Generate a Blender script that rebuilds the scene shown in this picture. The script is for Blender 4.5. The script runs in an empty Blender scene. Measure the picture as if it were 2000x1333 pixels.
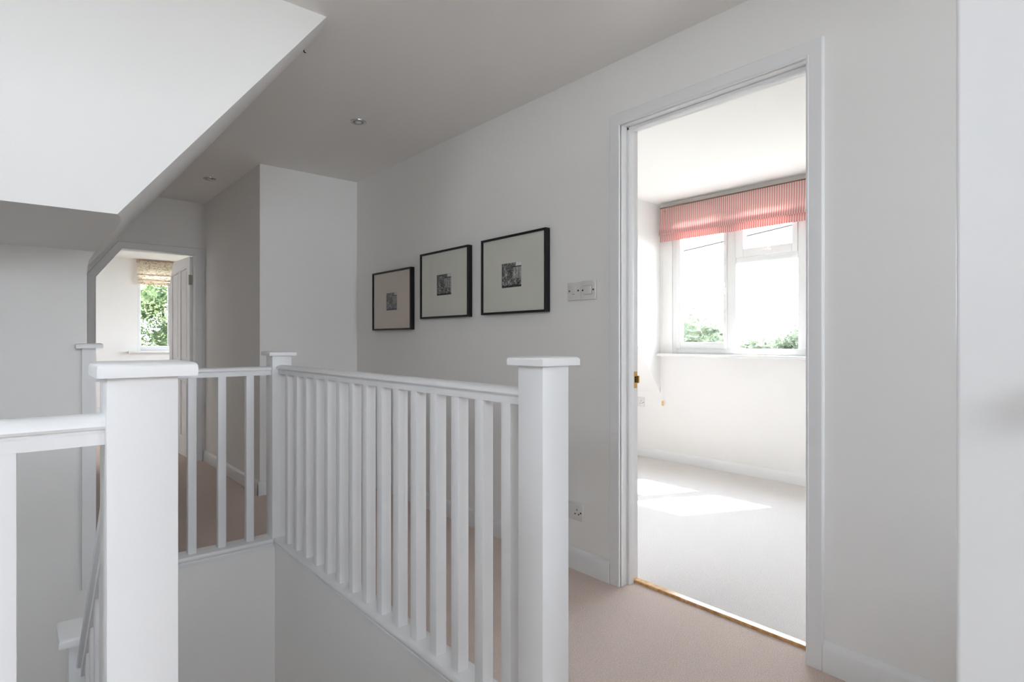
import bpy, bmesh, math, random
from mathutils import Vector, Matrix
random.seed(7)
C = bpy.context.scene.collection
PI = math.pi

# ------------------------------------------------------------------ helpers
def nodes_of(name):
    m = bpy.data.materials.new(name); m.use_nodes = True
    nt = m.node_tree; b = nt.nodes['Principled BSDF']
    return m, nt, b

def bump(nt, b, scale, strength, dist=0.002, detail=3.0):
    tc = nt.nodes.new('ShaderNodeTexCoord'); n = nt.nodes.new('ShaderNodeTexNoise')
    n.inputs['Scale'].default_value = scale; n.inputs['Detail'].default_value = detail
    bp = nt.nodes.new('ShaderNodeBump'); bp.inputs['Strength'].default_value = strength
    bp.inputs['Distance'].default_value = dist
    nt.links.new(tc.outputs['Object'], n.inputs['Vector'])
    nt.links.new(n.outputs['Fac'], bp.inputs['Height'])
    nt.links.new(bp.outputs['Normal'], b.inputs['Normal'])
    return n

def plain(name, col, rough=0.5, spec=0.5, metal=0.0, bscale=None, bstr=0.1, bdist=0.001):
    m, nt, b = nodes_of(name)
    b.inputs['Base Color'].default_value = (*col, 1); b.inputs['Roughness'].default_value = rough
    b.inputs['Metallic'].default_value = metal; b.inputs['Specular IOR Level'].default_value = spec
    if bscale: bump(nt, b, bscale, bstr, bdist)
    return m

def noisy(name, c1, c2, scale, rough=0.9, spec=0.2, bscale=None, bstr=0.3, bdist=0.003, detail=4):
    m, nt, b = nodes_of(name)
    tc = nt.nodes.new('ShaderNodeTexCoord'); n = nt.nodes.new('ShaderNodeTexNoise')
    n.inputs['Scale'].default_value = scale; n.inputs['Detail'].default_value = detail
    r = nt.nodes.new('ShaderNodeValToRGB')
    r.color_ramp.elements[0].position = 0.35; r.color_ramp.elements[1].position = 0.65
    r.color_ramp.elements[0].color = (*c1, 1); r.color_ramp.elements[1].color = (*c2, 1)
    nt.links.new(tc.outputs['Object'], n.inputs['Vector']); nt.links.new(n.outputs['Fac'], r.inputs['Fac'])
    nt.links.new(r.outputs['Color'], b.inputs['Base Color'])
    b.inputs['Roughness'].default_value = rough; b.inputs['Specular IOR Level'].default_value = spec
    if bscale: bump(nt, b, bscale, bstr, bdist)
    return m

def glass_mat(name, tint=(1, 1, 1)):
    m = bpy.data.materials.new(name); m.use_nodes = True; nt = m.node_tree
    nt.nodes.clear()
    out = nt.nodes.new('ShaderNodeOutputMaterial'); mix = nt.nodes.new('ShaderNodeMixShader')
    t = nt.nodes.new('ShaderNodeBsdfTransparent'); t.inputs['Color'].default_value = (*tint, 1)
    g = nt.nodes.new('ShaderNodeBsdfGlossy'); g.inputs['Roughness'].default_value = 0.02
    f = nt.nodes.new('ShaderNodeLayerWeight'); f.inputs['Blend'].default_value = .5
    pw = nt.nodes.new('ShaderNodeMath'); pw.operation = 'POWER'; pw.inputs[1].default_value = 5
    ad = nt.nodes.new('ShaderNodeMath'); ad.operation = 'MULTIPLY_ADD'; ad.inputs[1].default_value = .85; ad.inputs[2].default_value = .02
    nt.links.new(f.outputs['Facing'], pw.inputs[0]); nt.links.new(pw.outputs[0], ad.inputs[0])
    nt.links.new(ad.outputs[0], mix.inputs['Fac']); nt.links.new(t.outputs[0], mix.inputs[1])
    nt.links.new(g.outputs[0], mix.inputs[2]); nt.links.new(mix.outputs[0], out.inputs['Surface'])
    return m

class MB:
    def __init__(s): s.bm = bmesh.new()
    def box(s, a, b, bev=0.0, seg=3, which=None):
        x0, y0, z0 = [min(p, q) for p, q in zip(a, b)]; x1, y1, z1 = [max(p, q) for p, q in zip(a, b)]
        t = bmesh.new(); bmesh.ops.create_cube(t, size=1)
        for v in t.verts:
            v.co = Vector((x0 + (v.co.x + .5) * (x1 - x0), y0 + (v.co.y + .5) * (y1 - y0), z0 + (v.co.z + .5) * (z1 - z0)))
        if bev > 0:
            ed = t.edges[:]
            if which == 'top': ed = [e for e in ed if all(abs(v.co.z - z1) < 1e-6 for v in e.verts)]
            if which == 'notbottom': ed = [e for e in ed if not all(abs(v.co.z - z0) < 1e-6 for v in e.verts)]
            if which == 'vert': ed = [e for e in ed if abs(e.verts[0].co.z - e.verts[1].co.z) > 1e-6]
            bmesh.ops.bevel(t, geom=ed, offset=bev, segments=seg, affect='EDGES', profile=0.5, clamp_overlap=True)
        s.add(t); return s
    def add(s, t, M=None):
        if M is not None: t.transform(M)
        me = bpy.data.meshes.new('tmp'); t.to_mesh(me); t.free(); s.bm.from_mesh(me); bpy.data.meshes.remove(me)
    def prism(s, pts, axis, a, b):
        """polygon pts in the two other axes (in x,y,z order), swept along axis from a to b"""
        t = bmesh.new()
        def mk(p, k):
            if axis == 'x': return (k, p[0], p[1])
            if axis == 'y': return (p[0], k, p[1])
            return (p[0], p[1], k)
        A = [t.verts.new(mk(p, a)) for p in pts]; B = [t.verts.new(mk(p, b)) for p in pts]
        t.faces.new(A); t.faces.new(B[::-1]); n = len(pts)
        for i in range(n): t.faces.new((A[i], B[i], B[(i + 1) % n], A[(i + 1) % n]))
        t.normal_update()
        bmesh.ops.triangulate(t, faces=[f for f in t.faces if len(f.verts) > 4])
        bmesh.ops.recalc_face_normals(t, faces=t.faces[:]); s.add(t); return s
    def sweep(s, prof, p0, p1, shear=True):
        """profile (side, up) swept from p0 to p1; section stays vertical"""
        p0, p1 = Vector(p0), Vector(p1); d = p1 - p0; h = Vector((d.x, d.y, 0)).normalized()
        side = Vector((h.y, -h.x, 0)); up = Vector((0, 0, 1)); t = bmesh.new()
        A = [t.verts.new(p0 + side * a + up * b) for a, b in prof]; B = [t.verts.new(p1 + side * a + up * b) for a, b in prof]
        t.faces.new(A); t.faces.new(B[::-1]); n = len(prof)
        for i in range(n): t.faces.new((A[i], B[i], B[(i + 1) % n], A[(i + 1) % n]))
        bmesh.ops.recalc_face_normals(t, faces=t.faces[:]); s.add(t); return s
    def cyl(s, p0, p1, r0, r1=None, n=20):
        r1 = r0 if r1 is None else r1; p0, p1 = Vector(p0), Vector(p1); d = p1 - p0
        t = bmesh.new(); bmesh.ops.create_cone(t, cap_ends=True, segments=n, radius1=r0, radius2=r1, depth=d.length)
        s.add(t, Matrix.Translation((p0 + p1) / 2) @ d.to_track_quat('Z', 'Y').to_matrix().to_4x4()); return s
    def lathe(s, prof, n=40, M=None):
        t = bmesh.new(); rings = []
        for r, z in prof:
            rings.append([t.verts.new((r * math.cos(2 * PI * i / n), r * math.sin(2 * PI * i / n), z)) for i in range(n)])
        for A, B in zip(rings, rings[1:]):
            for i in range(n): t.faces.new((A[i], A[(i + 1) % n], B[(i + 1) % n], B[i]))
        t.faces.new(rings[0][::-1]); t.faces.new(rings[-1])
        bmesh.ops.recalc_face_normals(t, faces=t.faces[:]); s.add(t, M); return s
    def quads(s, verts, faces):
        vs = [s.bm.verts.new(v) for v in verts]
        for f in faces: s.bm.faces.new([vs[i] for i in f])
        return s
    def build(s, name, mat, parent=None, smooth=True, ang=35):
        me = bpy.data.meshes.new(name); s.bm.to_mesh(me); s.bm.free(); me.materials.append(mat)
        if smooth:
            for p in me.polygons: p.use_smooth = True
            me.set_sharp_from_angle(angle=math.radians(ang))
        o = bpy.data.objects.new(name, me); C.objects.link(o)
        if parent is not None: attach(o, parent)
        return o

def root_loc(p):
    v = Vector(p.location)
    while p.parent: p = p.parent; v += Vector(p.location)
    return v
def attach(o, parent):
    """children are modelled in world coordinates; the offset of the (unrotated) parent chain is taken off the mesh"""
    off = root_loc(parent)
    if off.length > 0: o.data.transform(Matrix.Translation(-off))
    o.parent = parent
def empty(name, loc=(0, 0, 0)):
    o = bpy.data.objects.new(name, None); o.location = loc; o.empty_display_size = .05; C.objects.link(o); return o
def tag(o, label, cat, group=None):
    o['label'] = label; o['category'] = cat
    if group: o['group'] = group
    return o
def struct(o): o['kind'] = 'structure'; return o

# ------------------------------------------------------------------ materials
PAINT = plain('wall_paint', (.80, .79, .775), .75, .25, bscale=60, bstr=.04)
CEIL = plain('ceiling_paint', (.85, .835, .815), .85, .2, bscale=60, bstr=.03)
TRIM = plain('white_gloss_paint', (.755, .755, .76), .38, .45, bscale=25, bstr=.02)
UPVC = plain('white_window_plastic', (.75, .75, .745), .3, .5)
PLASTIC = plain('white_switch_plastic', (.67, .655, .635), .35, .5)
CARPET = noisy('beige_carpet', (.64, .52, .455), (.79, .665, .605), 230, 1.0, .05, bscale=330, bstr=.9, bdist=.006)
DOORPAINT = plain('door_paint', (.68, .68, .68), .4, .4)
CARPET_PALE = noisy('pale_carpet', (.65, .61, .585), (.79, .755, .73), 230, 1.0, .05, bscale=330, bstr=.8, bdist=.005)
OAK = noisy('oak', (.50, .24, .07), (.70, .42, .18), 40, .22, .6)
BLACK = plain('black_frame', (.006, .006, .007), .4, .4)
MAT_CREAM = plain('cream_mount', (.75, .665, .60), .9, .1)
MAT_GREEN = plain('pale_green_mount', (.745, .74, .685), .9, .1)
LATH = plain('dark_wood_lath', (.16, .11, .075), .7, .2)
BRASS = plain('brass', (.55, .36, .12), .3, .5, 1.0)
STEEL = plain('grey_steel', (.30, .29, .25), .35, .5, 1.0)
CHROME = plain('chrome', (.6, .6, .6), .25, .5, 1.0)
DARK = plain('dark_slot', (.015, .012, .012), .6, .3)
GREYP = plain('grey_mark', (.25, .25, .25), .5, .3)
LAMPGL = plain('frosted_lamp_face', (.75, .75, .72), .25, .6)
GLASS = glass_mat('clear_glass')
PICGL = glass_mat('picture_glass', (.99, .99, .985))
WOODBEAD = plain('light_wood_bead', (.75, .38, .12), .5, .4)
CORD = plain('white_cord', (.8, .78, .75), .8, .2)
GRASS = noisy('grass', (.034, .042, .026), (.06, .068, .045), 3, 1.0, .05)
BARK = noisy('bark', (.05, .04, .03), (.1, .08, .06), 20, 1.0, .05)
CABLE = plain('dark_cable', (.028, .028, .03), .7, .2)

def leaf_mat(name, c1, c2):
    m, nt, b = nodes_of(name)
    tc = nt.nodes.new('ShaderNodeTexCoord'); n = nt.nodes.new('ShaderNodeTexNoise'); n.inputs['Scale'].default_value = 2.2
    n.inputs['Detail'].default_value = 5
    r = nt.nodes.new('ShaderNodeValToRGB'); r.color_ramp.elements[0].position = .38; r.color_ramp.elements[1].position = .62
    r.color_ramp.elements[0].color = (*c1, 1); r.color_ramp.elements[1].color = (*c2, 1)
    nt.links.new(tc.outputs['Object'], n.inputs['Vector']); nt.links.new(n.outputs['Fac'], r.inputs['Fac'])
    nt.links.new(r.outputs['Color'], b.inputs['Base Color'])
    b.inputs['Roughness'].default_value = .6; b.inputs['Specular IOR Level'].default_value = .15
    out = nt.nodes['Material Output']; tr = nt.nodes.new('ShaderNodeBsdfTranslucent'); mx = nt.nodes.new('ShaderNodeMixShader')
    mx.inputs['Fac'].default_value = .35
    nt.links.new(r.outputs['Color'], tr.inputs['Color']); nt.links.new(b.outputs[0], mx.inputs[1]); nt.links.new(tr.outputs[0], mx.inputs[2])
    nt.links.new(mx.outputs[0], out.inputs['Surface'])
    return m
LEAF_FAR = leaf_mat('hedge_leaves', (.064, .080, .050), (.115, .132, .085))
LEAF_NEAR = leaf_mat('tree_leaves', (.045, .075, .032), (.16, .20, .09))

def stripe_mat():
    m, nt, b = nodes_of('red_ticking_fabric')
    tc = nt.nodes.new('ShaderNodeTexCoord'); sp = nt.nodes.new('ShaderNodeSeparateXYZ')
    nt.links.new(tc.outputs['Object'], sp.inputs[0])
    mu = nt.nodes.new('ShaderNodeMath'); mu.operation = 'MULTIPLY'; mu.inputs[1].default_value = 2 * PI / .0182
    nt.links.new(sp.outputs['Y'], mu.inputs[0])
    sn = nt.nodes.new('ShaderNodeMath'); sn.operation = 'SINE'; nt.links.new(mu.outputs[0], sn.inputs[0])
    r = nt.nodes.new('ShaderNodeValToRGB'); e = r.color_ramp.elements
    e[0].position = .40; e[0].color = (.82, .76, .73, 1); e[1].position = .60; e[1].color = (.76, .33, .31, 1)
    ma = nt.nodes.new('ShaderNodeMapRange'); ma.inputs['From Min'].default_value = -1; ma.inputs['From Max'].default_value = 1
    nt.links.new(sn.outputs[0], ma.inputs[0]); nt.links.new(ma.outputs[0], r.inputs['Fac'])
    nt.links.new(r.outputs['Color'], b.inputs['Base Color']); b.inputs['Roughness'].default_value = .95
    b.inputs['Specular IOR Level'].default_value = .05
    out = nt.nodes['Material Output']; tr = nt.nodes.new('ShaderNodeBsdfTranslucent'); mx = nt.nodes.new('ShaderNodeMixShader')
    mx.inputs['Fac'].default_value = .003
    nt.links.new(r.outputs['Color'], tr.inputs['Color']); nt.links.new(b.outputs[0], mx.inputs[1]); nt.links.new(tr.outputs[0], mx.inputs[2])
    nt.links.new(mx.outputs[0], out.inputs['Surface'])
    return m
STRIPE = stripe_mat()

def twig_mat():
    m, nt, b = nodes_of('cream_twig_fabric')
    tc = nt.nodes.new('ShaderNodeTexCoord')
    mp = nt.nodes.new('ShaderNodeMapping'); mp.inputs['Scale'].default_value = (7, 7, 17)
    nt.links.new(tc.outputs['Object'], mp.inputs['Vector'])
    nz = nt.nodes.new('ShaderNodeTexNoise'); nz.inputs['Scale'].default_value = 1.6; nz.inputs['Detail'].default_value = 3
    nt.links.new(mp.outputs[0], nz.inputs['Vector'])
    mix = nt.nodes.new('ShaderNodeMixRGB'); mix.blend_type = 'LINEAR_LIGHT'; mix.inputs['Fac'].default_value = .6
    nt.links.new(mp.outputs[0], mix.inputs[1]); nt.links.new(nz.outputs['Color'], mix.inputs[2])
    v = nt.nodes.new('ShaderNodeTexVoronoi'); v.feature = 'DISTANCE_TO_EDGE'; v.inputs['Scale'].default_value = 1.7
    nt.links.new(mix.outputs[0], v.inputs['Vector'])
    r = nt.nodes.new('ShaderNodeValToRGB'); e = r.color_ramp.elements
    e[0].position = .016; e[0].color = (.22, .15, .14, 1); e[1].position = .038; e[1].color = (.82, .74, .64, 1)
    nt.links.new(v.outputs['Distance'], r.inputs['Fac']); nt.links.new(r.outputs['Color'], b.inputs['Base Color'])
    b.inputs['Roughness'].default_value = .95; b.inputs['Specular IOR Level'].default_value = .05
    out = nt.nodes['Material Output']; tr = nt.nodes.new('ShaderNodeBsdfTranslucent'); mx = nt.nodes.new('ShaderNodeMixShader')
    mx.inputs['Fac'].default_value = .04
    nt.links.new(r.outputs['Color'], tr.inputs['Color']); nt.links.new(b.outputs[0], mx.inputs[1]); nt.links.new(tr.outputs[0], mx.inputs[2])
    nt.links.new(mx.outputs[0], out.inputs['Surface'])
    return m
TWIG = twig_mat()

# ------------------------------------------------------------------ dimensions (metres; X across, Y down the passage)
H = 2.31                  # ceiling
XR = 2.0                  # landing wall with the pictures
YE = 4.17                 # short end wall
XP = 1.276                # passage wall
YF = 5.723                # wall with the clipped door
Y1 = 3.06                 # back wall of the stairwell
Y2 = 2.111                # bulkhead
ZS = 1.465                # soffit
SL = 1.282                # roof slope
XB = -1.25                # left end of the stairwell
YB = -2.4                # wall behind the camera
XG = 3.3                  # right end of the landing
LOW = -2.75               # floor below

def slope_x(z): return .903 - (H - z) / SL

# ------------------------------------------------------------------ setting
# floors
m = MB()
m.box((XB - .1, YB - .1, -.22), (XG, .4, 0)); m.box((XB - .1, .4, -.22), (2.11, 1.135, 0))
m.box((1.06, 1.135, -.22), (2.11, 4.27, 0))
m.box((.225, 3.115, -.22), (1.06, 4.27, 0))
m.box((.225, 4.27, -.22), (1.376, 5.823, 0))
struct(m.build('floor', CARPET, smooth=False))
struct(MB().box((2.11, .4, -.22), (4.6, 4.27, 0)).build('floor_bedroom', CARPET_PALE, smooth=False))
struct(MB().box((-1.1, 5.823, -.22), (3.6, 10.5, 0)).build('floor_far', CARPET, smooth=False))
# stairs down from the landing: four risers, quarter landing, floor below
m = MB()
for k in range(4):
    z = -.186 * (k + 1); y0 = 1.135 + .21 * k
    m.box((.193, y0, z - .05), (1.0, y0 + .235, z), .012, 3)
    m.box((.193, y0 + .0, z), (1.0, y0 + .02, z + .186))
m.box((.1, 1.95, -.80), (1.0, Y1, -.744))
for k in range(4):
    z = -.744 - .186 * (k + 1); x0 = .1 - .21 * k
    m.box((x0 - .235, 2.0, z - .05), (x0, Y1, z), .012, 3)
m.box((XB - .1, .9, LOW - .1), (1.1, 3.1, LOW))
struct(m.build('floor_stairs', CARPET, smooth=False))
# ceilings
struct(MB().box((-1.4, YB - .15, H), (4.7, 10.6, H + .15)).build('ceiling', CEIL, smooth=False))
# roof slope over the passage with its rounded plaster edge, bulkhead over the stairs
SB = .014
t = bmesh.new(); rows = []
for dy in (0, .02, .045, .075, .11, .16, .22, .30, .45, Y1 - Y2):
    o = SB - 2 * SB * math.exp(-dy / .075)
    rows.append([t.verts.new((x, Y2 + dy, z)) for x, z in ((XB - .1, H), (.903 + o, H), (slope_x(ZS) + o, ZS), (XB - .1, ZS))])
for A, B in zip(rows, rows[1:]):
    for q in range(4): t.faces.new((A[q], A[(q + 1) % 4], B[(q + 1) % 4], B[q]))
t.faces.new(rows[0]); t.faces.new(rows[-1][::-1]); bmesh.ops.recalc_face_normals(t, faces=t.faces[:])
m = MB(); m.add(t); struct(m.build('wall_bulkhead', PAINT, ang=22))
m = MB()
kx = .225
m.prism([(XB - .1, H), (.903 + SB, H), (slope_x(1.52) + SB, 1.52), (slope_x(1.47) + SB - .004, 1.47), (kx + .006, 1.425), (kx, 1.37), (kx, LOW), (XB - .1, LOW)], 'y', Y1, YF)
m.box((kx - .02, Y1 + .1, LOW), (kx, YF, -.2))
struct(m.build('wall_left', PAINT, smooth=False))
# aprons under the balustrades, walls of the stairwell
m = MB()
m.box((kx, Y1, LOW), (1.01, Y1 + .09, .012))
struct(m.build('wall_stairwell_far', PAINT, smooth=False))
struct(MB().box((1.01, 1.02, LOW), (1.10, Y1 + .09, .012)).build('wall_stairwell_right', PAINT, smooth=False))
struct(MB().box((XB - .1, .95, LOW), (1.01, 1.03, -.2)).build('wall_stairwell_near', PAINT, smooth=False))

def wall_holes_x(x0, x1, ya, yb, za, zb, holes):
    """wall slab in the YZ plane with rectangular holes (y0,y1,z0,z1), sorted by y, not overlapping in y"""
    m = MB(); y = ya
    for (h0, h1, g0, g1) in sorted(holes):
        if h0 > y: m.box((x0, y, za), (x1, h0, zb))
        if g0 > za: m.box((x0, h0, za), (x1, h1, g0))
        if g1 < zb: m.box((x0, h0, g1), (x1, h1, zb))
        y = h1
    if y < yb: m.box((x0, y, za), (x1, yb, zb))
    return m
def wall_holes_y(y0, y1, xa, xb, za, zb, holes):
    m = MB(); x = xa
    for (h0, h1, g0, g1) in sorted(holes):
        if h0 > x: m.box((x, y0, za), (h0, y1, zb))
        if g0 > za: m.box((h0, y0, za), (h1, y1, g0))
        if g1 < zb: m.box((h0, y0, g1), (h1, y1, zb))
        x = h1
    if x < xb: m.box((x, y0, za), (xb, y1, zb))
    return m

DW = (.66, 1.27, 1.6, 2.1)  # unseen stairwell opening, added for its light
struct(wall_holes_x(XB - .12, XB, YB, Y1, LOW, H, [DW]).build('wall_stairwell_left', PAINT, smooth=False))
DY0, DY1, DZ = .809, 1.59, 2.02            # bedroom doorway
struct(wall_holes_x(XR, XR + .11, .3, 4.27, 0, H, [(DY0 - .03, DY1 + .03, 0, DZ + .03)]).build('wall_right', PAINT, smooth=False))
struct(MB().box((2.11, .4, 0), (XG + 1.4, .5, H)).build('wall_bedroom_right', PAINT, smooth=False))
struct(MB().box((XR + .11, .3, 0), (XG, .4, H)).build('wall_front_right', PAINT, smooth=False))
struct(wall_holes_y(-.74, -.62, .83, XG, 0, H, [(.98, 2.1, .85, 2.25)]).build('wall_near_right', PAINT, smooth=False))  # unseen opening added so light from the back wall gets through
struct(MB().box((XP, YE, 0), (XR, YE + .1, H)).build('wall_end', PAINT, smooth=False))
struct(MB().box((XP, YE + .1, 0), (XP + .1, YF, H)).build('wall_passage', PAINT, smooth=False))
# far wall with the clipped doorway
FX0, FX1, FZ, FC, FCZ = .478, 1.198, 1.842, .657, 1.595
m = MB()
m.prism([(.1, 0), (FX0 - .03, 0), (FX0 - .03, FCZ + .012), (FC - .012, FZ + .03), (FX1 + .03, FZ + .03), (FX1 + .03, 0), (1.5, 0), (1.5, H), (.1, H)], 'y', YF, YF + .1)
struct(m.build('wall_far', PAINT, smooth=False))
# far room
WX0, WX1, WZ0, WZ1 = 1.371, 2.75, .915, 2.2
struct(wall_holes_y(10.3, 10.48, -1.1, 3.6, 0, H, [(WX0, WX1, WZ0, WZ1)]).build('wall_far_room_back', PAINT, smooth=False))
struct(MB().box((-1.2, 5.723, 0), (-1.1, 10.48, H)).build('wall_far_room_left', PAINT, smooth=False))
struct(wall_holes_x(3.4, 3.55, 5.723, 10.48, 0, H, [(7.2, 9.2, .9, 2.2)]).build('wall_far_room_right', PAINT, smooth=False))
m = MB(); m.box((1.5, 5.723, 0), (3.55, 5.823, H)); m.box((-1.2, 5.723, 0), (.1, 5.823, H))
struct(m.build('wall_far_room_front', PAINT, smooth=False))
# bedroom
BX = 4.42
BY0, BY1, BZ0, BZ1 = 1.25, 2.941, .962, 2.19
struct(wall_holes_x(BX, BX + .13, .4, 4.27, 0, H, [(BY0, BY1, BZ0, BZ1)]).build('wall_bedroom_window', PAINT, smooth=False))
struct(MB().box((2.11, 4.12, 0), (4.55, 4.27, H)).build('wall_bedroom_left', PAINT, smooth=False))
m = MB()
m.prism([(BX, .60), (BX, H), (BX - (H - .60) / 1.30, H)], 'y', 3.065, 4.12)
m.prism([(BX, .60), (BX, H), (BX - (H - .60) / 1.30, H)], 'y', .5, 1.13)
struct(m.build('wall_dormer', PAINT, smooth=False))
# landing behind the camera
BWS = [(-1.2, .36, 1.57, 2.28), (1.1, 2.0, 1.15, 2.15)]  # unseen window openings, sized for the light they let in
struct(wall_holes_y(YB - .15, YB, XB - .12, XG + .1, 0, H, BWS).build('wall_back', PAINT, smooth=False))
struct(MB().box((XG, YB, 0), (XG + .1, .5, H)).build('wall_landing_right', PAINT, smooth=False))

# skirting boards
def skirt(name, p0, p1, side, h=.098, t=.016):
    """board along p0->p1, thickness towards `side` (unit x or y vector)"""
    pr = [(0, 0), (t, 0), (t, h - .022), (t - .003, h - .012), (t - .008, h - .004), (t - .013, h), (0, h)]
    m = MB(); p0, p1 = Vector((*p0, 0)), Vector((*p1, 0)); s = Vector((*side, 0))
    t_ = bmesh.new(); A = [t_.verts.new(p0 + s * a + Vector((0, 0, b))) for a, b in pr]; B = [t_.verts.new(p1 + s * a + Vector((0, 0, b))) for a, b in pr]
    t_.faces.new(A); t_.faces.new(B[::-1]); n = len(pr)
    for i in range(n): t_.faces.new((A[i], B[i], B[(i + 1) % n], A[(i + 1) % n]))
    bmesh.ops.recalc_face_normals(t_, faces=t_.faces[:]); m.add(t_)
    return struct(m.build(name, TRIM))
skirt('baseboard_right', (XR, DY1 + .055), (XR, YE), (-1, 0))
skirt('baseboard_right_near', (XR, .3), (XR, DY0 - .055), (-1, 0))
skirt('baseboard_end', (XP - .016, YE), (XR - .016, YE), (0, -1))
skirt('baseboard_passage', (XP, YE - .016), (XP, YF), (-1, 0))
skirt('baseboard_bedroom', (BX, .5), (BX, 4.12), (-1, 0), .082)
skirt('baseboard_front_right', (XR, .3), (XG, .3), (0, -1))
skirt('baseboard_far_room', (-1.1, 10.3), (3.4, 10.3), (0, -1))

# bedroom doorway: lining, stop and architrave
tr = struct(empty('trim_1', (XR, DY0, 0)))
m = MB()
m.box((1.996, DY1, 0), (2.118, DY1 + .03, DZ + .03)); m.box((1.996, DY0 - .03, 0), (2.118, DY0, DZ + .03))
m.box((1.996, DY0, DZ), (2.118, DY1, DZ + .03))
m.build('door_lining', TRIM, tr, smooth=False)
m = MB()
m.box((2.04, DY1 - .013, 0), (2.075, DY1, DZ), .002, 2); m.box((2.04, DY0, 0), (2.075, DY0 + .013, DZ), .002, 2)
m.box((2.04, DY0, DZ - .013), (2.075, DY1, DZ), .002, 2)
m.build('door_stop', TRIM, tr)
def architrave(name, outline_in, outline_out, parent, plane, into):
    """mitred moulded strip between two polylines lying in a wall plane; heights step out from the wall"""
    steps = [(0, .010), (.03, .0125), (.10, .0140), (.15, .0140), (.18, .0125), (.80, .0140), (.92, .0135), (.97, .011), (1.0, .006)]
    t = bmesh.new(); rows = []
    for a, b in zip(outline_in, outline_out):
        a, b = Vector(a), Vector(b); row = [t.verts.new(plane(a) )]
        for f, h in steps: row.append(t.verts.new(plane(a.lerp(b, f)) + into * h))
        row.append(t.verts.new(plane(b))); rows.append(row)
    for A, B in zip(rows, rows[1:]):
        for i in range(len(A) - 1): t.faces.new((A[i], A[i + 1], B[i + 1], B[i]))
        t.faces.new((A[-1], A[0], B[0], B[-1]))
    t.faces.new(rows[0]); t.faces.new(rows[-1][::-1])
    bmesh.ops.recalc_face_normals(t, faces=t.faces[:])
    m = MB(); m.add(t); return m.build(name, TRIM, parent, ang=25)
aw = .055
architrave('architrave', [(DY1, 0), (DY1, DZ), (DY0, DZ), (DY0, 0)], [(DY1 + aw, 0), (DY1 + aw, DZ + aw), (DY0 - aw, DZ + aw), (DY0 - aw, 0)],
           tr, lambda p: Vector((XR, p.x, p.y)), Vector((-1, 0, 0)))
m = MB(); m.box((2.088, DY1 - .002, .865), (2.112, DY1 + .001, .94), .001, 1)
sp = m.build('strike_plate', BRASS, tr); sp['label'] = 'brass strike plate'
m = MB(); m.box((2.094, DY1 - .0026, .890), (2.106, DY1 - .001, .918)); m.build('latch_hole', DARK, sp)
m = MB(); m.box((2.110, DY1 - .010, .888), (2.119, DY1 + .001, .920), .001, 1); m.build('strike_lip', BRASS, sp)
# wooden threshold bar between the two carpets
m = MB()
m.prism([(2.080, 0), (2.080, .0085), (2.083, .0115), (2.112, .0115), (2.116, 0)], 'y', DY0, DY1)
tag(m.build('threshold_bar', OAK), 'narrow oak threshold bar on the carpet across the bedroom doorway', 'threshold')

# clipped doorway at the end of the passage
tr2 = struct(empty('trim_2', (FX1, YF, 0)))
inn = [(FX0, 0), (FX0, FCZ), (FC, FZ), (FX1, FZ), (FX1, 0)]
a2 = .06
def off_line(d):
    k = d * math.tan(math.radians((90 - math.degrees(math.atan2(FZ - FCZ, FC - FX0))) / 2))
    k2 = d * math.tan(math.atan2(FZ - FCZ, FC - FX0) / 2)
    return [(FX0 - d, 0), (FX0 - d, FCZ + k), (FC - k2, FZ + d), (FX1 + d, FZ + d), (FX1 + d, 0)]
architrave('architrave', inn, off_line(a2), tr2, lambda p: Vector((p.x, YF, p.y)), Vector((0, -1, 0)))
m = MB(); ou = off_line(.03)
for i in range(4):
    m.prism([inn[i], inn[i + 1], ou[i + 1], ou[i]], 'y', YF - .004, YF + .104)
m.build('door_lining', TRIM, tr2, smooth=False)

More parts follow.
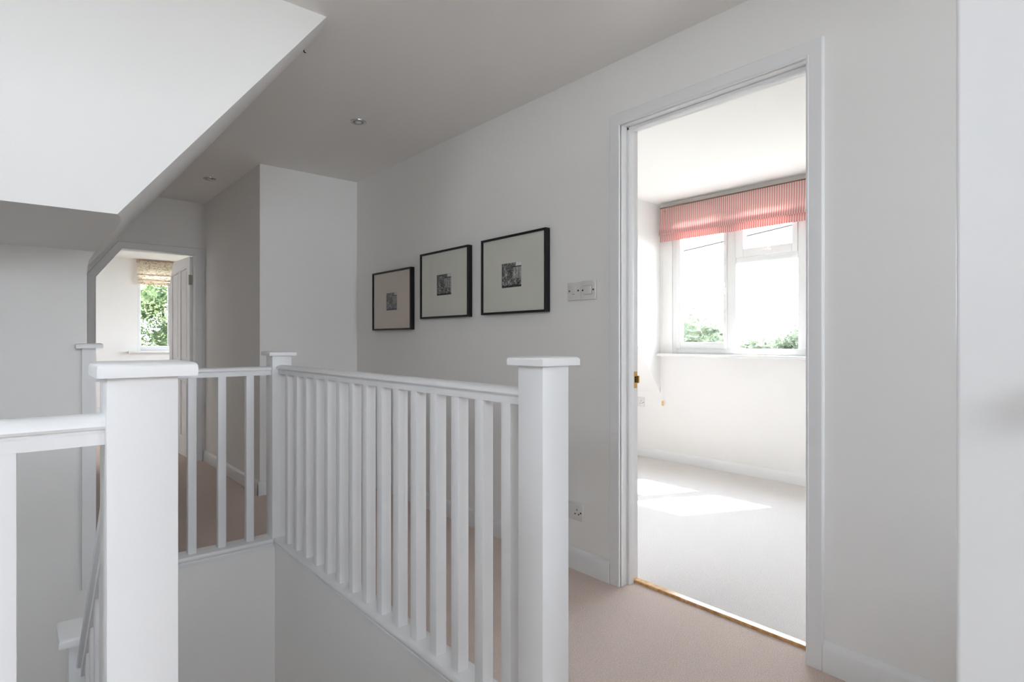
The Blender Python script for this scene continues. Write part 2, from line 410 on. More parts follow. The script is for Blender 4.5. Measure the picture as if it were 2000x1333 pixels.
# panelled door standing open into the far room (modelled closed along +X from its hinge, then turned)
def far_door():
    W, T, top = .705, .036, 1.832
    d = struct(empty('door_1', (FX1 - .004, YF + .105, .006)))
    d.rotation_euler = (0, 0, math.radians(93.0))
    # local: t along +X from hinge, Y thickness (towards the passage side when open = +Y local is left)
    clip = lambda t: min(top, 1.600 + (W - t) * 1.66)
    m = MB()
    def st(t0, t1, z0, z1f):
        m.prism([(t0, z0), (t1, z0), (t1, z1f(t1)), (t0, z1f(t0))] if abs(z1f(t0) - z1f(t1)) < 1e-6 or t1 <= W else [], 'y', -T / 2, T / 2)
    st(0, .095, 0, lambda t: top)
    m.prism([(.61, 0), (W, 0), (W, clip(W)), (.61, clip(.61))], 'y', -T / 2, T / 2)
    st(.31, .395, .10, lambda t: 1.735)
    tc = W - (top - 1.600) / 1.66
    m.prism([(.095, 1.735), (.61, 1.70), (.61, clip(.61)), (tc, top), (.095, top)], 'y', -T / 2, T / 2)
    m.box((.095, -T / 2, 0), (.61, T / 2, .19)); m.box((.095, -T / 2, .70), (.61, T / 2, .88))
    lf = m.build('leaf', TRIM, None, smooth=False); lf.parent = d
    for (t0, t1, z0, za, zb) in ((.095, .31, .88, 1.735, 1.72), (.395, .61, .88, 1.715, 1.70), (.095, .31, .19, .70, .70), (.395, .61, .19, .70, .70)):
        m = MB(); m.prism([(t0, z0), (t1, z0), (t1, zb), (t0, za)], 'y', -.008, .008)
        q = .03
        m.prism([(t0 + q, z0 + q), (t1 - q, z0 + q), (t1 - q, zb - q), (t0 + q, za - q)], 'y', -.013, .013)
        p = m.build('panel', TRIM, None, smooth=False); p.parent = d
    for z in (.22, 1.62):
        m = MB(); m.cyl((-.004, T / 2 + .004, z - .045), (-.004, T / 2 + .004, z + .045), .006, n=12)
        m.box((-.002, -T / 2 + .004, z - .045), (.0015, T / 2, z + .045))
        h = m.build('hinge', STEEL, None); h.parent = d; h['label'] = 'grey steel hinge'
far_door()

# plain door standing open beside the camera, its free edge just in view
d = struct(empty('door_2', (.806, -.615, .006)))
ang = math.atan2(.76, -.105); d.rotation_euler = (0, 0, ang)
m = MB(); m.box((0, -.035, 0), (.765, 0, 1.98), .004, 3); o = m.build('leaf', DOORPAINT, None); o.parent = d
m = MB(); M = Matrix.Translation((.655, 0, 1.03)) @ Matrix.Rotation(-PI / 2, 4, 'X')
m.lathe([(.022, 0), (.022, .003), (.008, .006), (.008, .02), (.02, .03), (.023, .042), (.018, .052), (.004, .056)], 24, M); k = m.build('door_knob', CHROME, None); k.parent = d
# ------------------------------------------------------------------ newel posts and balustrades
def newel(x0, y0, zb, zt, label, w=.094, capt=.022, prism=None, cap=None):
    r = empty('newel_post', (x0 + w / 2, y0 + w / 2, zb))
    m = MB()
    if prism: m.prism(prism, 'z', zb, zt - capt)
    else: m.box((x0, y0, zb), (x0 + w, y0 + w, zt - capt), .002, 2, 'vert')
    m.build('post', TRIM, r)
    m = MB(); e = .021
    c = cap or (x0 - e, y0 - e, x0 + w + e, y0 + w + e)
    m.box((c[0], c[1], zt - capt), (c[2], c[3], zt), .0085, 4, 'top')
    o = m.build('cap', TRIM, r, ang=50)
    return tag(r, label, 'newel post', 'white newel posts')
newel(.100, 1.04, 0, 1.046, 'broad white square newel post nearest the camera, at the left end rail', cap=(.0865, 1.019, .218, 1.152))
newel(1.0, 1.042, 0, 1.037, 'white newel post at the near end of the long balustrade, beside the bedroom doorway')
newel(1.0, 3.065, 0, 1.021, 'white newel post at the far inner corner where the two balustrades meet', w=.098)
newel(.205, 3.018, .02, 1.067, 'white half newel post fixed against the left stairwell wall', w=.05,
      prism=[(.205, 3.018), (.253, 3.018), (.253, 3.16), (.2255, 3.16), (.2255, 3.0595), (.205, 3.0595)], cap=(.183, 2.997, .277, 3.165))
newel(.100, 1.88, -.744, .311, 'lower white newel post down in the stairwell, only its top in view', w=.092)

RAIL = [(-.022, 0), (.022, 0), (.0225, .017), (.020, .020), (.020, .0235), (.029, .0245), (.032, .029), (.0315, .034), (.027, .0405), (.018, .0445), (.008, .046),
        (-.008, .046), (-.018, .0445), (-.027, .0405), (-.0315, .034), (-.032, .029), (-.029, .0245), (-.020, .0235), (-.020, .020), (-.0225, .017)]
def base_prof(k, e):  # nosing projects to the side k = +1/-1
    p = [(-.045, -.012), (.042 + e, -.012), (.042 + e, .006), (.038 + e, .009), (.038 + e, .013), (.045 + e, .017), (.047 + e, .023), (.046 + e, .030), (.041 + e, .0355), (-.045, .036)]
    return [(a * k, b) for a, b in p]
def balustrade(label, p0, p1, zr, spots, k, z_base=.016, bw=.040, group='white balustrades', nose=0):
    p0, p1 = Vector((*p0, 0)), Vector((*p1, 0)); d = (p1 - p0).normalized()
    r = empty('balustrade', ((p0.x + p1.x) / 2, (p0.y + p1.y) / 2, 0))
    MB().sweep(RAIL, p0 + Vector((0, 0, zr)), p1 + Vector((0, 0, zr))).build('handrail', TRIM, r)
    MB().sweep(base_prof(k, nose), p0 + Vector((0, 0, z_base)), p1 + Vector((0, 0, z_base))).build('base_rail', TRIM, r)
    for s in spots:
        c = p0 + d * s
        m = MB(); m.box((c.x - bw / 2, c.y - bw / 2, z_base + .0358), (c.x + bw / 2, c.y + bw / 2, zr), .0025, 2, 'vert')
        m.build('baluster', TRIM, r)
    return tag(r, label, 'balustrade', group)
balustrade('long white landing balustrade of square balusters in front of the three pictures', (1.050, 1.136), (1.050, 3.065), .905,
           [1.2235 + .123 * k - 1.136 for k in range(15)], -1)
balustrade('short white balustrade across the far end of the stairwell, in front of the dark passage', (.253, 3.112), (1.0, 3.112), .898,
           [x - .253 for x in (.900, .768, .636, .504, .372)], 1, bw=.037, nose=.016)
balustrade('white balustrade end at the far left edge, running into the nearest newel post', (.100, 1.0875), (-1.25, 1.0875), .921,
           [.100 - x for x in (-.021, -.145, -.269, -.393, -.517, -.641, -.765, -.889, -1.013, -1.137)], 1)
# sloping stair rail down to the lower newel
r = empty('stair_balustrade', (.147, 1.51, -.35))
zt, zl = .900, .195
MB().sweep(RAIL, (.147, 1.134, zt), (.147, 1.88, zl)).build('handrail', TRIM, r)
sl = (zl - zt) / (1.88 - 1.134)
m = MB(); m.sweep([(-.016, -.30), (.016, -.30), (.016, 0), (.022, .004), (.022, .022), (-.022, .022), (-.022, .004), (-.016, 0)], (.147, 1.134, .03), (.147, 1.88, .03 + sl * .746)); m.build('string', TRIM, r)
for k in range(6):
    y = 1.225 + .112 * k; zz = zt + sl * (y - 1.134); zb = .03 + .02 + sl * (y - 1.134)
    m = MB(); w = .019
    m.prism([(y - w, zb - sl * w * -1 - .0), (y + w, zb + sl * w), (y + w, zz + sl * w + .004), (y - w, zz - sl * w + .004)], 'x', .147 - w, .147 + w)
    m.build('baluster', TRIM, r)
tag(r, 'sloping white stair rail descending behind the nearest newel post', 'stair rail')

# ------------------------------------------------------------------ pictures
def print_mat(name, dim):
    m, nt, b = nodes_of(name)
    a = nt.nodes.new('ShaderNodeVertexColor'); a.layer_name = 'Col'
    nt.links.new(a.outputs['Color'], b.inputs['Base Color']); b.inputs['Roughness'].default_value = .6
    b.inputs['Specular IOR Level'].default_value = .2
    return m
PRINT = print_mat('monochrome_photo_print', 1)
def picture(y0, y1, z0, z1, matm, label, pw, ph, pyoff, pzoff, seed, lo, hi):
    yc = (y0 + y1) / 2
    r = empty('picture_frame', (XR, yc, z0)); fw, ft = .0115, .032
    xf, xb = XR - ft - .002, XR - .002
    m = MB()
    m.box((xf, y0, z0), (xb, y0 + fw, z1), .0012, 1); m.box((xf, y1 - fw, z0), (xb, y1, z1), .0012, 1)
    m.box((xf, y0 + fw, z0), (xb, y1 - fw, z0 + fw), .0012, 1); m.box((xf, y0 + fw, z1 - fw), (xb, y1 - fw, z1), .0012, 1)
    m.box((XR - .006, y0 + fw, z0 + fw), (xb, y1 - fw, z1 - fw))
    m.build('frame', BLACK, r)
    # mount with a window cut for the print
    cy, cz = yc + pyoff, (z0 + z1) / 2 + pzoff
    a0, a1, b0, b1 = cy - pw / 2, cy + pw / 2, cz - ph / 2, cz + ph / 2
    xm = XR - .024; m = MB()
    m.box((xm, y0 + fw, z0 + fw), (xm + .003, a0, z1 - fw)); m.box((xm, a1, z0 + fw), (xm + .003, y1 - fw, z1 - fw))
    m.box((xm, a0, z0 + fw), (xm + .003, a1, b0)); m.box((xm, a0, b1), (xm + .003, a1, z1 - fw))
    m.build('mount', matm, r, smooth=False)
    # print: a monochrome garden photograph as coloured faces
    nx, nz = 64, 54; rnd = random.Random(seed); bm = bmesh.new(); cl = bm.loops.layers.color.new('Col')
    vs = [[bm.verts.new((xm + .0035, a1 - (a1 - a0) * i / nx, b0 + (b1 - b0) * j / nz)) for i in range(nx + 1)] for j in range(nz + 1)]
    strokes = [[.20 + .34 * rnd.random() for _ in range(nx)] for _ in range(nz)]
    for _ in range(210):   # stems and leaves
        x, y = rnd.random() * nx, rnd.random() ** 1.4 * nz; a = rnd.uniform(.2, 2.9); c = rnd.choice((.04, .07, .6, .85, .75, .35))
        for q in range(rnd.randint(4, 13)):
            i, j = int(x + q * math.cos(a)), int(y + q * math.sin(a))
            if 0 <= i < nx and 0 <= j < nz: strokes[j][i] = c * (.8 + .4 * rnd.random())
    for j in range(nz):
        for i in range(nx):
            u, v = i / nx, j / nz; c = strokes[j][i]
            if u > .56 and .34 < v < .80: c =   .45 * c + .55 * (.62 + .14 * (1 if int(u * 22) % 3 else -1))   # pale wall of the building
            if .28 < u < .50 and .36 < v < .72: c = .5 * c + .5 * (.12 + .22 * (int(u * 30) % 2))
            if u > .52 and .80 < v < .845: c = .03
            if u > .70 and v >= .845: c = .78 + .08 * rnd.random()
            if v < .08 or u < .02: c *= .45
            c = lo + (hi - lo) * min(1, max(0, c))
            f = bm.faces.new((vs[j][i], vs[j][i + 1], vs[j + 1][i + 1], vs[j + 1][i]))
            for l in f.loops: l[cl] = (c, c * 1.0, c * 1.0, 1)
    bmesh.ops.recalc_face_normals(bm, faces=bm.faces[:])
    m = MB(); m.bm.free(); m.bm = bm; p = m.build('photo_print', PRINT, r, smooth=False); p['label'] = 'small black and white garden photograph'
    m = MB(); m.box((xf + .004, y0 + fw, z0 + fw), (xf + .006, y1 - fw, z1 - fw)); m.build('picture_glass', PICGL, r, smooth=False)
    return tag(r, label, 'framed picture', 'three framed photographs on the landing wall')
# placed on the wall; front face measured at XR-.034
picture(3.312, 3.852, 1.151, 1.567, MAT_CREAM, 'smallest looking framed print with a cream mount, farthest along the landing wall', .152, .122, .0, -.008, 3, .05, .95)
picture(2.672, 3.195, 1.217, 1.633, MAT_GREEN, 'black framed print with pale green mount, middle of the three on the landing wall', .158, .128, .0, -.004, 5, .035, 1.0)
picture(2.030, 2.550, 1.221, 1.637, MAT_GREEN, 'largest looking black framed print with pale mount, nearest the light switches', .160, .130, .01, -.004, 9, .015, 1.15)

# ------------------------------------------------------------------ switches, sockets, downlights
def plate(name, y0, y1, z0, z1, label, cat, x=XR, t=.010, group=None):
    r = empty(name, (x, (y0 + y1) / 2, z0))
    m = MB(); m.box((x - t, y0, z0), (x - .0005, y1, z1), .003, 3); m.build('plate', PLASTIC, r)
    tag(r, label, cat, group); return r
def screw(r, y, z, x):
    m = MB(); m.cyl((x, y, z), (x - .0012, y, z), .0042, n=14); o = m.build('screw', DARK, r); o['label'] = 'dark recessed screw'
r = plate('light_switch', 1.8185, 1.904, 1.268, 1.354, 'left of two white wall plates, with a small marking between its screws', 'switch', group='white wall plates')
for y in (1.890, 1.834): screw(r, y, 1.313, XR - .010)
m = MB(); m.box((XR - .0125, 1.850, 1.296), (XR - .010, 1.873, 1.334), .001, 2); k = m.build('rocker', PLASTIC, r)
m = MB(); m.box((XR - .0130, 1.853, 1.2955), (XR - .0122, 1.869, 1.2985)); m.build('marking', GREYP, k)
r = plate('isolator_switch', 1.7275, 1.8165, 1.267, 1.356, 'right of two white wall plates, with one wide rocker, next to the bedroom doorway', 'switch', t=.012, group='white wall plates')
for y in (1.804, 1.7395): screw(r, y, 1.312, XR - .012)
m = MB(); m.box((XR - .0124, 1.7485, 1.2915), (XR - .0115, 1.7965, 1.3325)); m.build('rocker_surround', GREYP, r)
m = MB(); m.box((XR - .0165, 1.7502, 1.293), (XR - .0116, 1.7948, 1.331), .002, 2); m.build('rocker', PLASTIC, r)

def socket(y0, y1, z0, z1, label, x, group):
    r = plate('wall_socket', y0, y1, z0, z1, label, 'socket', x, .010, group); zc = (z0 + z1) / 2
    for yc in ((y0 * .75 + y1 * .25), (y0 * .25 + y1 * .75)):
        for dy, dz, w, h in ((0, .011, .0045, .010), (.0115, -.0105, .0075, .0055), (-.0115, -.0105, .0075, .0055)):
            m = MB(); m.box((x - .0106, yc + dy - w / 2, zc + dz - h / 2), (x - .009, yc + dy + w / 2, zc + dz + h / 2))
            o = m.build('pin_hole', DARK, r)
        m = MB(); m.box((x - .0135, yc - .008, z1 - .028), (x - .0095, yc + .008, z1 - .010), .0015, 2); m.build('socket_switch', PLASTIC, r)
    for y in (y0 + .0125, y1 - .0125): screw(r, y, zc - .002, x - .0098)
    return r
socket(1.806, 1.952, .232, .314, 'white double socket low on the landing wall behind the front newel post', XR, 'white double sockets')
socket(3.235, 3.38, .46, .546, 'white double socket on the bedroom wall, just inside the doorway', BX, 'white double sockets')

def downlight(x, y, label):
    r = empty('downlight', (x, y, H))
    m = MB(); M = Matrix.Translation((x, y, H)) @ Matrix.Scale(-1, 4, (0, 0, 1))
    pr = [(.029, .0), (.030, .003), (.036, .006), (.041, .0055), (.0435, .003), (.044, .0)]
    t = bmesh.new(); n = 40; rings = [[t.verts.new((q * math.cos(2 * PI * i / n), q * math.sin(2 * PI * i / n), h)) for i in range(n)] for q, h in pr]
    for A, B in zip(rings, rings[1:]):
        for i in range(n): t.faces.new((A[i], A[(i + 1) % n], B[(i + 1) % n], B[i]))
    m.add(t, M); m.build('rim', CHROME, r)
    m = MB(); m.lathe([(.029, .001), (.028, .0018), (.010, .0022), (.0, .0022)][:3], 40, M); m.build('baffle', STEEL, r)
    m = MB(); m.lathe([(.017, .002), (.016, .006), (.010, .0085), (.003, .009)], 32, M); m.build('lamp', LAMPGL, r)
    tag(r, label, 'downlight', 'recessed ceiling downlights')
downlight(1.451, 3.008, 'round recessed downlight in the ceiling nearer the camera, above the pictures')
downlight(1.103, 4.804, 'round recessed downlight in the ceiling deeper in the dark passage')
m = MB(); m.cyl((.918, 2.416, H), (.918, 2.416, H - .008), .002, n=10); m.cyl((.918, 2.416, H - .008), (.925, 2.412, H - .011), .002, n=10)
tag(m.build('ceiling_hook', DARK), 'tiny dark hook in the ceiling beside the top of the slope', 'hook')

# ------------------------------------------------------------------ windows
def frame_rect(m, ax, a0, a1, z0, z1, w, d0, d1, bev=.004):
    """rectangular frame in plane; ax 'y' = frame spans Y, thickness along X (d0..d1); ax 'x' the other way"""
    def bx(p0, p1, q0, q1):
        if ax == 'y': m.box((d0, p0, q0), (d1, p1, q1), bev, 2)
        else: m.box((p0, d0, q0), (p1, d1, q1), bev, 2)
    wl, wr, wb, wt = w
    bx(a0, a0 + wl, z0, z1); bx(a1 - wr, a1, z0, z1); bx(a0 + wl, a1 - wr, z0, z0 + wb); bx(a0 + wl, a1 - wr, z1 - wt, z1)
def slab(ax, a0, a1, z0, z1, d0, d1, bev=0):
    m = MB()
    if ax == 'y': m.box((d0, a0, z0), (d1, a1, z1), bev, 2)
    else: m.box((a0, d0, z0), (a1, d1, z1), bev, 2)
    return m
# bedroom window
w1 = struct(empty('window_1', (BX, 2.1, BZ0)))
m = MB(); frame_rect(m, 'y', BY0, BY1, BZ0, BZ1, (.045, .045, .05, .045), 4.425, 4.49)
m.box((4.425, 2.345, BZ0 + .05), (4.49, 2.420, BZ1 - .045), .004, 2); m.box((4.425, 1.780, BZ0 + .05), (4.49, 1.855, BZ1 - .045), .004, 2)
m.box((4.425, 1.855, 1.704), (4.49, 2.345, 1.752), .004, 2)
m.build('window_frame', UPVC, w1)
def sash(parent, ax, a0, a1, z0, z1, w, d0, d1, gl):
    m = MB(); frame_rect(m, ax, a0, a1, z0, z1, w, d0, d1, .005); s = m.build('sash', UPVC, parent)
    wl, wr, wb, wt = w
    slab(ax, a0 + wl - .004, a1 - wr + .004, z0 + wb - .004, z1 - wt + .004, gl, gl + .006).build('pane', GLASS, s, smooth=False)
    return s
s1 = sash(w1, 'y', 2.420, BY1 - .040, BZ0 + .045, BZ1 - .042, (.030, .045, .056, .045), 4.414, 4.47, 4.445)
s3 = sash(w1, 'y', BY0 + .042, 1.780, BZ0 + .045, BZ1 - .042, (.045, .04, .056, .045), 4.414, 4.47, 4.445)
sf = sash(w1, 'y', 1.856, 2.344, 1.750, BZ1 - .042, (.040, .066, .066, .045), 4.414, 4.47, 4.445)
slab('y', 1.850, 2.350, BZ0 + .046, 1.708, 4.452, 4.458).build('pane', GLASS, w1, smooth=False)
def handle(parent, y, z, horiz=False):
    m = MB()
    if horiz:
        m.box((4.406, y - .022, z - .008), (4.4145, y + .022, z + .008), .003, 2); m.cyl((4.406, y, z + .004), (4.392, y, z + .004), .007, n=14)
        m.box((4.388, y - .03, z - .006), (4.396, y + .035, z + .0), .003, 2)
    else:
        m.box((4.406, y - .010, z - .03), (4.4145, y + .010, z + .03), .003, 2); m.cyl((4.406, y, z + .01), (4.390, y, z + .01), .008, n=14)
        m.box((4.384, y - .007, z - .085), (4.394, y + .007, z + .018), .003, 2)
    h = m.build('window_handle', UPVC, parent)
handle(s1, 2.436, 1.545); handle(s3, 1.765, 1.545); handle(sf, 2.075, 1.785, True)
slab('y', 1.135, 3.062, .936, .962, 4.345, 4.43, .006).build('window_sill', UPVC, w1)
# far room window
w2 = struct(empty('window_2', (2.0, 10.3, WZ0)))
m = MB(); frame_rect(m, 'x', WX0, WX1, WZ0, WZ1, (.045, .045, .075, .045), 10.31, 10.38)
m.box((1.785, 10.31, WZ0 + .07), (1.86, 10.38, WZ1 - .045), .004, 2); m.box((2.26, 10.31, WZ0 + .07), (2.335, 10.38, WZ1 - .045), .004, 2)
m.build('window_frame', UPVC, w2)
slab('x', WX0 + .04, WX1 - .04, WZ0 + .07, WZ1 - .04, 10.345, 10.351).build('pane', GLASS, w2, smooth=False)
m = MB(); m.box((1.7805, 10.30, WZ0 + .075), (1.7855, 10.345, WZ1 - .05)); m.build('glazing_gasket', DARK, w2)
m = MB(); m.box((1.25, 10.20, .885), (2.85, 10.315, .915), .005, 2); m.build('window_sill', UPVC, w2)
# unseen side window added to brighten far room; unseen landing windows behind the camera
w3 = struct(empty('window_3', (3.45, 8.2, .9)))
m = MB(); frame_rect(m, 'y', 7.2, 9.2, .9, 2.2, (.05, .05, .05, .05), 3.43, 3.50); m.box((3.43, 8.17, .95), (3.50, 8.23, 2.15), .004, 2); m.build('window_frame', UPVC, w3)
slab('y', 7.24, 9.16, .94, 2.16, 3.46, 3.466).build('pane', GLASS, w3, smooth=False)
for n, BW in enumerate(BWS):  # second one added to light the front newel and near wall
    w4 = struct(empty('window_%d' % (4 + n), ((BW[0] + BW[1]) / 2, YB, BW[2]))); bm_ = (BW[0] + BW[1]) / 2
    m = MB(); frame_rect(m, 'x', BW[0], BW[1], BW[2], BW[3], (.05, .05, .05, .05), YB - .12, YB - .05); m.build('window_frame', UPVC, w4)
    slab('x', BW[0] + .04, BW[1] - .04, BW[2] + .04, BW[3] - .04, YB - .09, YB - .084).build('pane', GLASS, w4, smooth=False)

w5 = struct(empty('window_5', (XB - .06, .9, DW[2])))  # unseen window added to light the landing from the left
m = MB(); frame_rect(m, 'y', DW[0], DW[1], DW[2], DW[3], (.03, .03, .03, .03), XB - .09, XB - .03); m.build('window_frame', UPVC, w5)
slab('y', DW[0] + .025, DW[1] - .025, DW[2] + .025, DW[3] - .025, XB - .06, XB - .054).build('pane', GLASS, w5, smooth=False)
# ------------------------------------------------------------------ roman blinds
def fold_sheet(prof, ax, a0, a1, n, wav, seed):
    """profile list of (out, z) swept along the axis with slight waviness -> closed thin cloth"""
    rnd = random.Random(seed); ph = rnd.random() * 6; t = bmesh.new(); rows = []
    for i in range(n + 1):
        f = i / n; a = a0 + (a1 - a0) * f; row = []
        for k, (o, z) in enumerate(prof):
            d = wav * math.sin(f * 9 + ph + k * .3)
            row.append(t.verts.new((o + d, a, z) if ax == 'y' else (a, o + d, z)))
        rows.append(row)
    for A, B in zip(rows, rows[1:]):
        for k in range(len(prof) - 1): t.faces.new((A[k], A[k + 1], B[k + 1], B[k]))
    bmesh.ops.solidify(t, geom=t.faces[:], thickness=.003)
    bmesh.ops.recalc_face_normals(t, faces=t.faces[:]); m = MB(); m.add(t); return m
bl = empty('roman_blind', (4.36, 2.1, 1.95))
fold_sheet([(4.352, 2.252), (4.350, 2.15), (4.342, 2.06), (4.334, 2.022), (4.336, 2.012), (4.352, 2.016), (4.362, 2.05)], 'y', 1.20, 3.022, 40, .002, 1).build('fabric', STRIPE, bl, ang=12)
fold_sheet([(4.362, 2.06), (4.356, 2.02), (4.350, 1.975), (4.350, 1.957), (4.360, 1.955), (4.372, 1.985), (4.376, 2.04)], 'y', 1.20, 3.020, 40, .002, 2).build('lower_fold', STRIPE, bl, ang=12)
m = MB(); m.box((4.356, 1.20, 2.228), (4.405, 3.018, 2.254)); m.box((4.349, 1.20, 2.2525), (4.405, 3.02, 2.262)); m.build('headrail', LATH, bl)
m = MB(); m.box((4.353, 3.016, 2.02), (4.418, 3.021, 2.25)); m.build('side_return', STRIPE, bl)
m = MB(); m.box((4.340, 2.968, 2.218), (4.351, 2.978, 2.228), .002, 2); o = m.build('cord_cleat', BRASS, bl)
m = MB(); m.cyl((4.395, 3.024, 2.23), (4.395, 3.024, .53), .0016, n=8); cd = m.build('pull_cord', CORD, bl)
m = MB(); m.lathe([(.003, .046), (.007, .042), (.0085, .03), (.006, .022), (.009, .012), (.009, .004), (.004, 0)], 20, Matrix.Translation((4.395, 3.024, .49)))
o = m.build('cord_toggle', WOODBEAD, cd); o['label'] = 'orange wooden cord toggle'
tag(bl, 'red and white striped roman blind drawn up over the bedroom window', 'blind', 'roman blinds')
b2 = empty('roman_blind', (2.0, 10.24, 1.93))
fold_sheet([(10.225, 2.285), (10.222, 2.18), (10.212, 2.075), (10.214, 2.066), (10.232, 2.08)], 'x', 1.358, 2.80, 30, .003, 3).build('fabric', TWIG, b2)
fold_sheet([(10.236, 2.09), (10.224, 2.02), (10.216, 1.99), (10.220, 1.982), (10.238, 1.99)], 'x', 1.366, 2.80, 30, .003, 4).build('middle_fold', TWIG, b2)
fold_sheet([(10.242, 2.02), (10.232, 1.95), (10.230, 1.93), (10.244, 1.932), (10.25, 1.98)], 'x', 1.378, 2.80, 30, .003, 5).build('lower_fold', TWIG, b2)
m = MB(); m.box((1.36, 10.228, 2.262), (2.80, 10.29, 2.292), .003, 2); m.build('headrail', OAK, b2)
tag(b2, 'cream roman blind with dark twig pattern, in the room beyond the passage', 'blind', 'roman blinds')

# ------------------------------------------------------------------ outside: ground, trees, cable
GZ = -5.2
struct(MB().box((-60, -60, GZ - .2), (110, 110, GZ)).build('ground', GRASS, smooth=False))
def tree(x, y, blobs, n, ls, mat, label, trunk_r=.18, seed=1, group='trees beyond the windows', core=.70):
    rnd = random.Random(seed); r = empty('tree', (x, y, GZ))
    m = MB(); zt = min(b[2] - b[3] * .2 for b in blobs)
    m.cyl((x, y, GZ), (x, y, zt), trunk_r, trunk_r * .5, 12)
    for b in blobs[1:]:
        m.cyl((x, y, zt - .8), (b[0], b[1], b[2]), trunk_r * .4, trunk_r * .15, 8)
    m.build('trunk', BARK, r)
    verts, faces = [], []; cores = []
    for b in blobs:
        t = bmesh.new(); bmesh.ops.create_icosphere(t, subdivisions=4, radius=1); sq = b[4] if len(b) > 4 else .85
        for v in t.verts:
            d = v.co.normalized(); q = b[3] * core * (1 + .18 * math.sin(d.x * 5 + b[0]) * math.cos(d.z * 6 + d.y * 4) + .10 * math.sin(d.x * 13 + d.y * 11) * math.sin(d.z * 12 + b[1]) + rnd.uniform(-.05, .05))
            v.co = Vector((b[0] + d.x * q, b[1] + d.y * q, b[2] + d.z * q * sq))
        cores.append(t)
    vol = [b[3] ** 2 for b in blobs]; tot = sum(vol)
    for b, vv in zip(blobs, vol):
        bx, by, bz, br = b[:4]; sq = b[4] if len(b) > 4 else .85
        for _ in range(int(n * vv / tot)):
            d = Vector((rnd.gauss(0, 1), rnd.gauss(0, 1), rnd.gauss(0, 1))).normalized()
            q = br * (rnd.random() ** .33) * (1 + .18 * math.sin(d.x * 5 + b[0]) * math.cos(d.z * 6 + d.y * 4))
            c = Vector((bx, by, bz)) + Vector((d.x * q, d.y * q, d.z * q * sq))
            u = Vector((rnd.gauss(0, 1), rnd.gauss(0, 1), rnd.gauss(0, .6))).normalized(); w = u.cross(Vector((rnd.gauss(0, 1), rnd.gauss(0, 1), rnd.gauss(0, 1)))).normalized()
            s = ls * rnd.uniform(.6, 1.3); k = len(verts); nrm = u.cross(w) * s * .15
            verts += [c - u * s, c - w * s * .42 + nrm, c + u * s, c + w * s * .42 + nrm]; faces.append((k, k + 1, k + 2, k + 3))
    m = MB(); m.quads(verts, faces)
    if core:
        for t in cores: m.add(t)
    m.build('foliage', mat, r, smooth=False)
    return tag(r, label, 'tree', group)
# seen through the left pane of the bedroom window
tree(25.5, 15.2, [(25.5, 15.9, .75, 2.1), (25.2, 14.3, .45, 1.3), (26, 17.3, .3, 2.0), (25.6, 15.0, -1.6, 2.6)], 9500, .11, LEAF_FAR, 'tall leafy tree through the left pane of the bedroom window', seed=2)
tree(34, 17.3, [(34, 17.7, -.05, 1.4), (34.4, 19.0, -.4, 1.5), (34, 16.6, .25, 1.3), (34, 17.3, -2.4, 2.6)], 6000, .13, LEAF_FAR, 'rounded bushy tree low in the wide middle pane of the bedroom window', seed=3)
tree(40, 16.6, [(40, 18.1, .1, 1.5), (40, 16.3, .75, 1.7), (40, 14.8, .4, 1.7), (40.3, 16.6, -2.2, 3.2)], 7000, .14, LEAF_FAR, 'bushy tree rising at the right end of the wide middle bedroom pane', seed=4)
# seen through the far room window
tree(3.6, 20.5, [(2.7, 20.3, 2.3, 1.5), (3.9, 20.8, 1.0, 1.5), (2.4, 20.6, .3, 1.5), (4.4, 20.2, 2.6, 1.4), (3.4, 21.2, 3.6, 1.4)], 19000, .058, LEAF_NEAR, 'bright green garden tree filling the window beyond the passage', seed=5, core=.46)
m = MB(); p0, p1 = Vector((14, 13.5, 3.19)), Vector((14, 1.0, 4.36)); pr = None
for i in range(25):
    f = i / 24; p = p0.lerp(p1, f) + Vector((0, 0, -.06 * 4 * f * (1 - f)))
    if pr is not None: m.cyl(pr, p, .022, n=8)
    pr = p
tag(m.build('overhead_cable', CABLE), 'thin overhead cable slanting across the sky outside the bedroom window', 'cable')

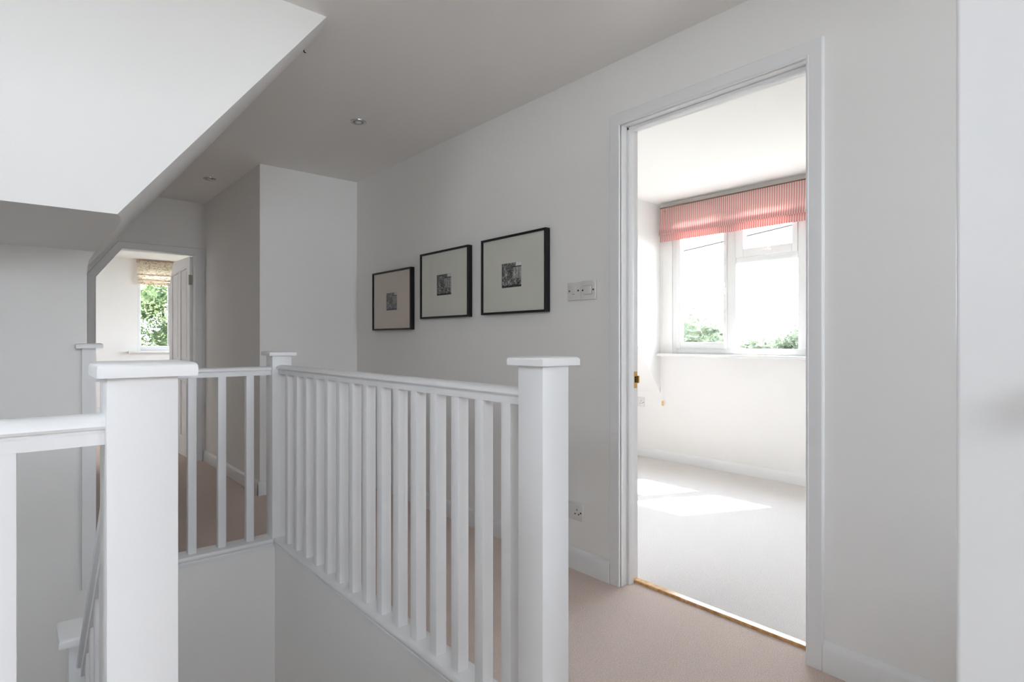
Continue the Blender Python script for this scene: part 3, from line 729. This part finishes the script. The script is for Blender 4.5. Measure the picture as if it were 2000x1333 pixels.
# ------------------------------------------------------------------ light
S = bpy.context.scene
w = bpy.data.worlds.new('sky'); S.world = w; w.use_nodes = True; nt = w.node_tree
bg = nt.nodes['Background']
tc = nt.nodes.new('ShaderNodeTexCoord'); sp = nt.nodes.new('ShaderNodeSeparateXYZ'); rp = nt.nodes.new('ShaderNodeValToRGB')
nt.links.new(tc.outputs['Generated'], sp.inputs[0]); nt.links.new(sp.outputs['Z'], rp.inputs['Fac'])
rp.color_ramp.elements[0].color = (.86, .93, 1.0, 1); rp.color_ramp.elements[1].color = (.72, .85, 1.0, 1)
nt.links.new(rp.outputs['Color'], bg.inputs['Color']); bg.inputs['Strength'].default_value = 21.0
sun = bpy.data.lights.new('sun', 'SUN'); sun.energy = 48; sun.angle = math.radians(1.0); sun.color = (.97, .98, 1.0)
so = bpy.data.objects.new('sun', sun); C.objects.link(so)
so.rotation_euler = Vector((-1, .49, -1.45)).to_track_quat('-Z', 'Y').to_euler(); so.location = (20, -8, 25)
def portal(name, loc, direction, sx, sy):
    l = bpy.data.lights.new(name, 'AREA'); l.shape = 'RECTANGLE'; l.size = sx; l.size_y = sy; l.cycles.is_portal = True
    o = bpy.data.objects.new(name, l); C.objects.link(o); o.location = loc
    o.rotation_euler = Vector(direction).to_track_quat('-Z', 'Y').to_euler()
portal('window_light', (4.56, (BY0 + BY1) / 2, (BZ0 + BZ1) / 2), (-1, 0, 0), BY1 - BY0, BZ1 - BZ0)
portal('window_light', ((WX0 + WX1) / 2, 10.49, (WZ0 + WZ1) / 2), (0, -1, 0), WX1 - WX0, WZ1 - WZ0)
portal('window_light', (3.56, 8.2, 1.55), (-1, 0, 0), 2.0, 1.3)
for BW in BWS:
    portal('window_light', ((BW[0] + BW[1]) / 2, YB - .16, (BW[2] + BW[3]) / 2), (0, 1, 0), BW[1] - BW[0], BW[3] - BW[2])
portal('window_light', (XB - .13, (DW[0] + DW[1]) / 2, (DW[2] + DW[3]) / 2), (1, 0, 0), DW[1] - DW[0], DW[3] - DW[2])
# ------------------------------------------------------------------ camera
cam = bpy.data.cameras.new('camera'); cam.sensor_width = 36; cam.lens = 36 * 1120 / 2000; cam.clip_start = .02
cam.shift_y = (665 - 666.5) / 2000
co = bpy.data.objects.new('camera', cam); C.objects.link(co); co.location = (0, 0, 1.08)
co.rotation_euler = (PI / 2, 0, -math.atan(965 / 1120)); S.camera = co
S.view_settings.view_transform = 'Standard'; S.view_settings.look = 'None'; S.view_settings.gamma = 1; S.view_settings.use_curve_mapping = False
S.view_settings.exposure = 0.0
S.cycles.diffuse_bounces = 10; S.cycles.max_bounces = 16; S.cycles.transparent_max_bounces = 16
S.cycles.sample_clamp_indirect = 10; S.cycles.caustics_reflective = False; S.cycles.caustics_refractive = False
